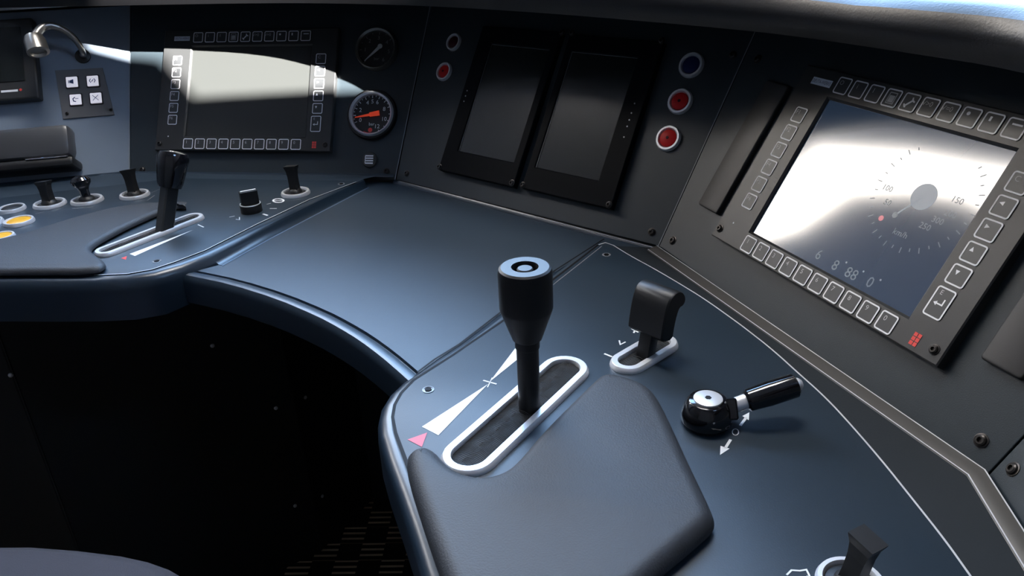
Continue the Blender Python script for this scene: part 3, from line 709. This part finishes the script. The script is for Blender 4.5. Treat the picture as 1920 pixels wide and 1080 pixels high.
# --- left desk module
LZ = .008
lpx = [(-350, 522), (-150, 521), (0, 520), (100, 520), (180, 519), (240, 516), (290, 508), (335, 494), (385, 474), (480, 427), (580, 380), (650, 348), (680, 336)]
lw = [0, 0, 0, 0, 0, 0, 0, .1, 1, 1, 1, 1, 1]           # 0 front drop, 1 slope to the middle desk
left = thing('desk_module', 'left desk module carrying toggles, yellow buttons and the tall lever', 'desk', None, 'lacquered desk modules')
path = xy(D(lpx, LZ)); s = side(path, (-.8, 1.0))
fp = [(0, 0), (.004, -.0006), (.008, -.003), (.011, -.008), (.012, -.016), (.012, -.052), (.002, -.056)]
spf = [(0, 0), (.004, 0), (.008, -.0012), (.011, -.0045), (.0145, -.0085), (.021, -.0116), (.027, -.0118)]
rows = []
for k in range(7):
    o1 = offset(path, s * fp[k][0], False); o2 = offset(path, s * spf[k][0], False)
    row = []
    for i in range(len(path)):
        w = lw[i]; sc = 1 if i < 9 else (1 - .6 * (i - 8) / 4)
        q2 = path[i] + (o2[i] - path[i]) * sc
        p = o1[i] * (1 - w) + q2 * w; row.append((p.x, p.y, DZ + LZ + fp[k][1] * (1 - w) + spf[k][1] * w))
    rows.append(row)
bm = bmesh.new(); loft(bm, rows, mi=1); foot = [Vector(p[:2]) for p in rows[-1][8:]]
FFb = FF.P(-.56, 0)
rest = [Vector((SL.x - .015, SL.y + .004)), Vector((SF.x, SF.y)), Vector((FFb.x, FFb.y))]
cap(bm, [bm.verts.new((p.x, p.y, DZ + LZ)) for p in path + rest]); obj('desk_top', bm, None, left, mats=[M['desk'], M['rim']])
bm = bmesh.new(); stroke(bm, foot, .0016, DZ + MZ + .0005); obj('foot_highlight', bm, M['blueglint'], left, False)  # painted highlight where the slope meets the middle desk
lp_px = [(-350, 516), (0, 516), (176, 516), (240, 513), (285, 505), (330, 490), (385, 469), (480, 421), (580, 374), (668, 341), (640, 338), (500, 336), (330, 334), (250, 343), (0, 371), (-350, 420)]
lplate = xy(D(lp_px, LZ + .001)); bm = bmesh.new(); prism(bm, lplate, DZ + LZ - .001, DZ + LZ + .001, .0006); obj('inset_plate', bm, M['plate'], left)
bm = bmesh.new(); stroke(bm, xy(D([(176, 516), (240, 513), (285, 505), (330, 490), (385, 469), (480, 421), (580, 374), (668, 341)], LZ + .001)), .0012, DZ + LZ + .0012); obj('plate_highlight', bm, M['edge'], left, False)  # painted highlight along the left plate's bevel
bm = bmesh.new(); tl = [Vector((FFb.x, FFb.y)), Vector((SF.x, SF.y)), Vector((SL.x, SL.y))]
loft(bm, [at_z(offset(tl, d, False), z + LZ) for d, z in [(.0015, -.004), (.0018, .001), (.004, .002), (.008, .0005), (.010, -.001)]]); obj('bead_trim', bm, M['rim'], left)
LP = LZ + .001
for x, y in ((294, 490), (640, 345)):
    p = dk(x, y, LP); flat_screw(left, p.x, p.y, DZ + LP)
zz = LP + .0003
marks(left, 'power_wedge_marking', M['ink'], polys=[[(243, 476), (253, 480), (362, 431)]], lines=[([(371, 421), (382, 426)], .0016)], z=zz)
marks(left, 'red_arrow_marking', M['redink'], polys=[[(227, 484), (238, 480), (236, 487)]], z=zz)
marks(left, 'light_step_marking', M['ink'], lines=[([(506, 391), (519, 391)], .0016), ([(493, 401), (502, 404)], .003), ([(430, 407), (440, 405)], .0016), ([(442, 411), (449, 412), (449, 407)], .0014), ([(500, 383), (508, 381)], .0010)], z=zz)
bm = bmesh.new(); stroke(bm, [DP(522 + 10 * math.cos(k * math.pi / 6), 376 + 3.6 * math.sin(k * math.pi / 6), zz) for k in range(12)], .0026, DZ + zz, True); stroke(bm, [DP(514, 376, zz), DP(530, 376, zz)], .002, DZ + zz); obj('vehicle_marking', bm, M['ink'], left, False)
marks(left, 'toggle_captions', M['inkdim'], lines=[([(276, 376), (290, 366)], .0016), ([(282, 362), (301, 354)], .0010), ([(135, 391), (175, 388)], .0016), ([(66, 401), (83, 397)], .0014), ([(0, 403), (18, 401)], .0014)], z=zz)

# ---------------------------------------------------------------- soft hand rests
def rest_pad(pxs, z0, h, label, r=.012):
    c = dk(*pxs[len(pxs) // 2], z0); o = Vector((c.x, c.y, DZ + z0))
    pts = [Vector((p.x - o.x, p.y - o.y)) for p in D(pxs, z0 + h * .4)]
    pts = chaikin(pts, 2)
    bm = bmesh.new(); pillow(bm, pts, .0008, h, r); ob = obj('hand_rest', bm, M['pad']); ob.location = o
    tag(ob, label, 'hand rest', 'soft vinyl hand rests'); return ob
rest_pad([(757, 872), (775, 849), (812, 846), (845, 885), (885, 903), (930, 902), (966, 879), (1018, 815), (1101, 733), (1128, 708), (1165, 712), (1215, 730), (1240, 760), (1290, 870), (1336, 965), (1342, 990), (1310, 1020), (1215, 1100), (1120, 1190), (1060, 1230), (900, 1220), (850, 1150), (800, 1010)],
         0, .016, 'soft dark hand rest in front of the main control lever')
rest_pad([(-250, 520), (-100, 516), (60, 514), (175, 514), (204, 501), (186, 485), (168, 473), (182, 459), (240, 428), (300, 401), (335, 388), (352, 392), (335, 384), (250, 386), (160, 400), (60, 430), (-80, 450), (-250, 470)][:12] + [(345, 385), (300, 383), (215, 392), (120, 418), (20, 452), (-120, 470), (-250, 475)],
         LP, .010, 'soft dark hand rest behind the left lever slot', .008)

# ---------------------------------------------------------------- lever slots and levers
def slot(parent, pn, pf, z, r, ri, n_brush, ring=None):
    A, B = dk(*pn, z), dk(*pf, z); d = (B - A); L = d.length; ang = math.atan2(d.y, d.x)
    m = Matrix.Translation((A.x, A.y, DZ + z)) @ Matrix.Rotation(ang, 4, 'Z')
    parent.matrix_world = m
    bm = bmesh.new(); ringp(bm, stadium(L, r), stadium(L, ri), [(0, .0001), (.02, .0015), (.20, .0046), (.27, .0050), (.93, .0050), (1, .0040), (1, .0001)]); obj('slot_ring', bm, ring or M['silver'], parent)
    bm = bmesh.new(); prism(bm, stadium(L, ri * 1.0), .0001, .0006); obj('slot_floor', bm, M['dark'], parent, smooth=False)
    bm = bmesh.new(); N = n_brush
    for i in range(N):
        for sgn in (-1, 1):
            x = -ri * .8 + (L + ri * 1.6) * (i + .5) / N; hh = ri * .95
            if x < 0: hh = math.sqrt(max(1e-9, ri ** 2 - x ** 2)) * .95
            if x > L: hh = math.sqrt(max(1e-9, ri ** 2 - (x - L) ** 2)) * .95
            j = math.sin(i * 12.9898 + sgn * 4) * .0008
            tube(bm, [(x, sgn * hh, .0012), (x + j, sgn * hh * .4, .0040), (x + j * 2, -sgn * .0006, .0036)], .00028, 4)
    obj('brush_seal', bm, M['bristle'], parent)
    return m, L, A, (B - A).normalized()
def lever_top(B, dirv, px): return onplane(px[0], px[1], B, up.cross(dirv).normalized())
def local(parent, P): return parent.matrix_world.inverted() @ P
# main controller, right
t = thing('control_lever', 'main control lever with a thick cylindrical grip in silver slot ring', 'lever', None, 'slotted control levers')
m, L, A, dv = slot(t, (881, 860), (1058, 698), 0, .0222, .0140, 110)
B = dk(993, 768, 0); T = lever_top(B, dv, (984, 500)); print('main lever', B, T, (T - B).length, 'tilt', math.degrees((T - B).angle(up)))
r = 52 / FPX * depth(T); LL = (T - B).length; lm = m.inverted() @ axis_m(B, T)
fr = lambda x, y: (lever_top(B, dv, (x, y)) - B).length / LL
f1, f2 = fr(986, 578), fr(990, 634); print('frac', f1, f2)
sh = r * .43
bm = bmesh.new(); lathe(bm, [(sh, .0), (sh, LL * (f2 - .06)), (sh * 1.1, LL * (f2 - .055)), (sh * 1.1, LL * f2)], 28, lm); obj('shaft', bm, M['black'], t)
bm = bmesh.new(); lathe(bm, [(r * .50, LL * f2), (r * .57, LL * (f2 + .008)), (r * .97, LL * (f1 - .012)), (r, LL * (f1 + .006)), (r, LL * .965), (r * .96, LL * .99), (r * .88, LL), (r * .50, LL), (r * .46, LL * .985), (r * .46, LL * .95)], 44, lm); gr = obj('grip', bm, M['grip'] if 'grip' in M else M['black'], t)
bm = bmesh.new(); lathe(bm, [(r * .30, LL * .949), (r * .30, LL * .985), (r * .26, LL * .992), (.0005, LL * .994)], 28, lm); obj('push_button', bm, M['black'], gr)
# left controller
t = thing('control_lever', 'tall lever with a glossy tapered black knob on the left desk module', 'lever', None, 'slotted control levers')
m, L, A, dv = slot(t, (202, 474), (362, 412), LP, .0150, .0085, 70)
B = dk(308, 436, LP); T = lever_top(B, dv, (326, 284)); print('left lever', (T - B).length, 'tilt', math.degrees((T - B).angle(up)))
LL = (T - B).length; r = 28 / FPX * depth(T); lm = m.inverted() @ axis_m(B, T, dv)
bm = bmesh.new(); w = r * .48
loft(bm, [[(x * w, y * w * .8, z) for x, y in ((-1, -.8), (-.8, -1), (.8, -1), (1, -.8), (1, .8), (.8, 1), (-.8, 1), (-1, .8))] for z in (0, LL * .62)], True, lm, 0, (True, True)); obj('shaft', bm, M['frame'], t)
bm = bmesh.new(); lathe(bm, [(r * .52, LL * .55), (r * .74, LL * .56), (r * .84, LL * .62), (r * .98, LL * .80), (r * 1.04, LL * .92), (r * .9, LL * .985), (r * .5, LL * 1.005), (.0005, LL * 1.01)], 36, lm); obj('knob', bm, M['gloss'], t)
# small lever with spade grip
t = thing('control_lever', 'short lever with a wide curved paddle head in small oval slot', 'lever', None, 'slotted control levers')
m, L, A, dv = slot(t, (1178, 684), (1238, 648), 0, .0168, .0092, 26, M['dimsil'] if 'dimsil' in M else None)
B = dk(1209, 672, 0); T = lever_top(B, dv, (1234, 545)); LL = (T - B).length; print('small lever', LL, math.degrees((T - B).angle(up)))
lm = m.inverted() @ axis_m(B, T, dv)            # x along slot (away), y sideways
bm = bmesh.new(); box(bm, (-.006, -.0065, 0), (.006, .0065, LL * .45), .001, lm); obj('shaft', bm, M['black'], t)
hw = 41 / FPX * depth(T)
pr_ = [(-.0085, .36), (-.0100, .55), (-.0105, .78), (-.0095, .92), (-.0060, 1.02), (.0005, 1.07), (.0080, 1.07), (.0150, 1.00), (.0175, .92), (.0150, .86), (.0095, .84), (.0075, .74), (.0070, .55), (.0085, .36)]
pr_ = chaikin([Vector(p) for p in pr_], 1); k = LL
bm = bmesh.new(); rowsx = []
for yy, s_ in ((-hw, .90), (-hw + .0015, 1), (hw - .0015, 1), (hw, .90)):
    cx = sum(p.x for p in pr_) / len(pr_); cy = sum(p.y for p in pr_) / len(pr_)
    rowsx.append([(cx + (p.x - cx) * s_, yy, (cy + (p.y - cy) * (1 - (1 - s_) * .3)) * k) for p in pr_])
loft(bm, rowsx, True, lm, 0, (True, True)); obj('paddle_head', bm, M['black'], t)

# ---------------------------------------------------------------- horn valve with side handle
B = dk(1324, 792, 0); t = thing('horn_lever', 'black turning lever with silver cap and cylindrical side handle', 'lever', Matrix.Translation(B))
r = 48 / FPX * depth(B)
bm = bmesh.new(); lathe(bm, [(r * .80, 0), (r * .98, .003), (r, .006), (r, .010), (r * .86, .018), (r * .74, .0215), (r * .70, .022)], 28); obj('hub', bm, M['gloss'], t)
bm = bmesh.new(); lathe(bm, [(r * .56, .0215), (r * .55, .0232), (r * .50, .0236), (r * .12, .0236), (r * .10, .0228)], 32); obj('cap', bm, M['silver'], t)
bm = bmesh.new(); lathe(bm, [(r * .13, .0236), (r * .12, .0240), (r * .05, .0240)], 6); obj('cap_screw', bm, M['steel'], t, False)
H0 = dk(1376, 758, .018) - B; H1 = dk(1398, 752, .021) - B; H2 = dk(1492, 722, .030) - B; dh = (H2 - H1).normalized()
bm = bmesh.new(); mm = axis_m(Vector((0, 0, .0115)), Vector((H1.x, H1.y, .0150))); box(bm, (-.0085, -.0085, r * .70), (.0085, .0085, r * 1.12), .0015, mm); obj('arm_block', bm, M['gloss'], t, smooth=False)
bm = bmesh.new(); tube(bm, [Vector((H1.x * .6, H1.y * .6, .015)), H1 + dh * .004], .0060, 20); obj('neck', bm, M['silver'], t)
bm = bmesh.new(); L = (H2 - H1).length; lathe(bm, [(.0065, 0), (.0088, .002), (.0098, L * .45), (.0096, L * .97), (.0085, L)], 28, axis_m(H1, H2)); obj('handle', bm, M['gloss'], t)
bm = bmesh.new(); lathe(bm, [(.0055, L), (.0050, L + .003), (.0030, L + .0050), (.0005, L + .0055)], 20, axis_m(H1, H2)); obj('end_cap', bm, M['silver'], t)

# ---------------------------------------------------------------- toggles, buttons, rotary knob
def ring_switch(x, y, rpx, z, name, label, cat, group):
    P = dk(x, y, z + .003); r = rpx / FPX * depth(P); P.z = DZ + z
    t = thing(name, label, cat, Matrix.Translation(P), group)
    bm = bmesh.new(); ringp(bm, circle(r, 40), circle(r * .74, 40), [(0, .0001), (0, .002), (.25, .0048), (.75, .0048), (1, .002), (1, .0001)]); obj('bezel_ring', bm, M['silver'], t)
    return t, r, P
def toggle(x, y, rpx, z, top, label, wt=.5, kind='paddle', face=None):
    t, r, P = ring_switch(x, y, rpx, z, 'toggle_switch', label, 'toggle switch', 'toggle switches in silver rings')
    bm = bmesh.new(); lathe(bm, [(r * .75, .0002), (r * .72, .0025), (r * .50, .0035), (r * .45, .0060), (r * .30, .0085), (.0005, .0090)], 28); obj('boot', bm, M['black'], t)
    ty, lean = top
    fd = Vector(face or (0, -1, 0)).normalized()
    T = onplane(ty[0], ty[1], P + Vector((0, lean, 0)), Vector((0, 1, 0))) - P
    base = Vector((0, 0, .004)); mm = axis_m(base, T, fd.cross(up)); L = (T - base).length
    bm = bmesh.new()
    if kind == 'ball':
        lathe(bm, [(r * .30, 0), (r * .30, L * .40), (r * .42, L * .58), (r * .58, L * .74), (r * .62, L * .88), (r * .50, L * 1.02), (r * .25, L * 1.10), (.0005, L * 1.12)], 24, mm)
        obj('lever_knob', bm, M['gloss'], t)
    else:
        w = r * wt
        rows = []
        for f, a, b in ((0, .80, .80), (.3, .76, .70), (.6, .80, .66), (.82, .92, .72), (.95, 1.14, .86), (1.0, 1.20, .90)):
            rows.append([(sx * w * a, sy * w * b, L * f) for sx, sy in ((-1, -1), (1, -1), (1, 1), (-1, 1))])
        loft(bm, rows, True, mm, 0, (True, True)); obj('paddle', bm, M['black'], t, smooth=False)
    return t
toggle(93, 381, 29, LP, ((80, 340), .004), 'black paddle toggle, leftmost in the row of three', .36)
toggle(163, 374, 29, LP, ((149, 334), .004), 'ball-headed toggle between the two paddle toggles', kind='ball')
toggle(252, 364, 27, LP, ((239, 318), .006), 'black paddle toggle just behind the tall glossy lever', .36)
toggle(554, 360, 27, LP, ((545, 311), .004), 'black paddle toggle right of the rotary knob', .36)
toggle(1596, 1092, 64, 0, ((1628, 1010), -.004), 'large paddle toggle at bottom right corner of desk', .36, face=(-.8, -.6, 0))
def button(x, y, rpx, lens, label):
    t, r, P = ring_switch(x, y, rpx, LP, 'push_button', label, 'push button', 'round push buttons on the left desk')
    bm = bmesh.new(); lathe(bm, [(r * .74, .0002), (r * .74, .0034), (r * .66, .0044), (r * .3, .0048), (.0005, .0049)], 28); obj('button_cap', bm, lens, t)
button(22, 390, 24, M['black'], 'round black push button in silver ring, behind the yellow ones')
button(35, 414, 27, M['yellow'], 'upper yellow push button, right in front of the black one')
button(3, 443, 23, M['yellow'], 'lower yellow push button cut off by the left edge')
button(-22, 416, 26, M['black'], 'silver-ringed push button just left of the upper yellow button')
P = dk(472, 396, LP); t = thing('rotary_knob', 'black rotary knob with a silver ring on the left desk', 'knob', Matrix.Translation(P))
r = 20 / FPX * depth(P)
bm = bmesh.new(); lathe(bm, [(r, 0), (r, .0100), (r * .97, .0110)], 32); obj('knob_base', bm, M['black'], t)
bm = bmesh.new(); ringp(bm, circle(r * .97), circle(r * .84), [(0, .0108), (.3, .0120), (.7, .0120), (1, .0108)]); obj('collar', bm, M['silver'], t)
bm = bmesh.new(); mm = Matrix.Rotation(math.radians(38), 4, 'Z'); box(bm, (-r * .80, -r * .36, .0105), (r * .80, r * .36, .0300), .0012, mm); gk = obj('grip_bar', bm, M['black'], t, smooth=False)
bm = bmesh.new(); box(bm, (-r * .70, -r * .10, .0299), (r * .70, r * .10, .0304), 0, mm); obj('pointer_line', bm, M['ink'], gk, False)

# ---------------------------------------------------------------- under the desk
bm = bmesh.new(); bk = [FFb, Vector((SF.x, SF.y)), Vector((SL.x, SL.y)), Vector((SR.x, SR.y)), Vector((SE.x, SE.y)), Vector((FE.P(.5, 0).x, FE.P(.5, 0).y))]
bo_, to_ = offset(bk, -.012, False), offset(bk, -.012 - TOP * .5165 / .8563, False)
sg = side(bk, (0, 0)); sg = -sg
bo_, to_ = offset(bk, sg * -.014, False), offset(bk, sg * (-.014 - TOP * .5165 / .8563), False); tb_ = offset(bk, sg * (-.040 - TOP * .5165 / .8563), False); bb_ = offset(bk, sg * -.06, False)
far = [Vector((p.x, 1.46)) for p in tb_[:4]] + [Vector((XR - .03, 1.46)), Vector((XR - .03, tb_[5].y))]
fx = lambda L: [Vector((max(p.x, XL + .03), p.y)) for p in L]
bb_, bo_, to_, tb_, far = fx(bb_), fx(bo_), fx(to_), fx(tb_), fx(far)
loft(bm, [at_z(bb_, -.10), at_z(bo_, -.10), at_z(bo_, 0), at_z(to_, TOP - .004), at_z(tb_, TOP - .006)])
hs = obj('panel_light_block', bm, M['dark'], smooth=False); bm = bmesh.new(); loft(bm, [at_z(tb_, TOP - .0065), at_z(far, TOP - .0065), at_z(far, -.10)]); struct(obj('trim_1', bm, M['sill'], smooth=False))  # backing added to stop light leaking in between the panels
tag(hs, 'added black backing that blocks light behind the angled instrument panels', 'housing')
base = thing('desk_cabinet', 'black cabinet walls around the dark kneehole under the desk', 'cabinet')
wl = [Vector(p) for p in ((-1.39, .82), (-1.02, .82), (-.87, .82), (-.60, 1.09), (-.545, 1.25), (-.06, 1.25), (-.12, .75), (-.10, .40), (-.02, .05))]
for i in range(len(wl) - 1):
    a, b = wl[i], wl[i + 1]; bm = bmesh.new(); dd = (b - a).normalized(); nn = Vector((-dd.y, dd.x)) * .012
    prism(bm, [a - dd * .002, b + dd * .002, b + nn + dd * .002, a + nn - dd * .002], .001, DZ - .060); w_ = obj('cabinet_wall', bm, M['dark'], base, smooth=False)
for (x, y), (i, j) in (((20, 703), (2, 3)), ((398, 648), (2, 3)), ((517, 765), (2, 3)), ((553, 948), (2, 3)), ((572, 745), (3, 4)), ((604, 930), (3, 4))):
    a, b = wl[i], wl[j]; dd = (b - a).normalized(); n3 = Vector((dd.y, -dd.x, 0)); P = onplane(x, y, Vector((a.x, a.y, 0)), n3)
    bm = bmesh.new(); lathe(bm, [(.0035, 0), (.0032, .002), (.0015, .003)], 14, axis_m(P, P + n3)); obj('screw', bm, M['silver'], base)
# ---------------------------------------------------------------- driver's seat
t = thing('driver_chair', 'lilac-grey upholstered driver chair cushion at the bottom left corner', 'chair', Matrix.Translation((-.34, .20, 0)))
top = [dk(x, y, -.22) for x, y in ((130, 1028), (310, 1080), (0, 1048))]; print('seat', top)
c = top[0]
bm = bmesh.new()
n = 48; rows = []
cx, cy = c.x + .02 - t.location.x, c.y - .235 - t.location.y
def sup(a, rx, ry, e): ca, sa = math.cos(a), math.sin(a); return (rx * math.copysign(abs(ca) ** e, ca), ry * math.copysign(abs(sa) ** e, sa))
for h, sc in ((.42, .86), (0.4450, .94), (0.4750, .99), (0.5050, 1), (0.5300, .985), (0.5500, .95), (0.5620, .88), (0.5670, .75), (0.5675, .4)):
    rows.append([(cx + sup(2 * math.pi * i / n, .235 * sc, .235 * sc, .72)[0], cy + sup(2 * math.pi * i / n, .235 * sc, .235 * sc, .72)[1], h) for i in range(n)])
loft(bm, rows, True, None, 0, (True, True)); obj('seat_cushion', bm, M['seat'], t)
bm = bmesh.new(); lathe(bm, [(.20, 0), (.20, .02), (.07, .05), (.06, .36), (.16, .40)], 32, Matrix.Translation((cx, cy, .001))); obj('pedestal', bm, M['black'], t)
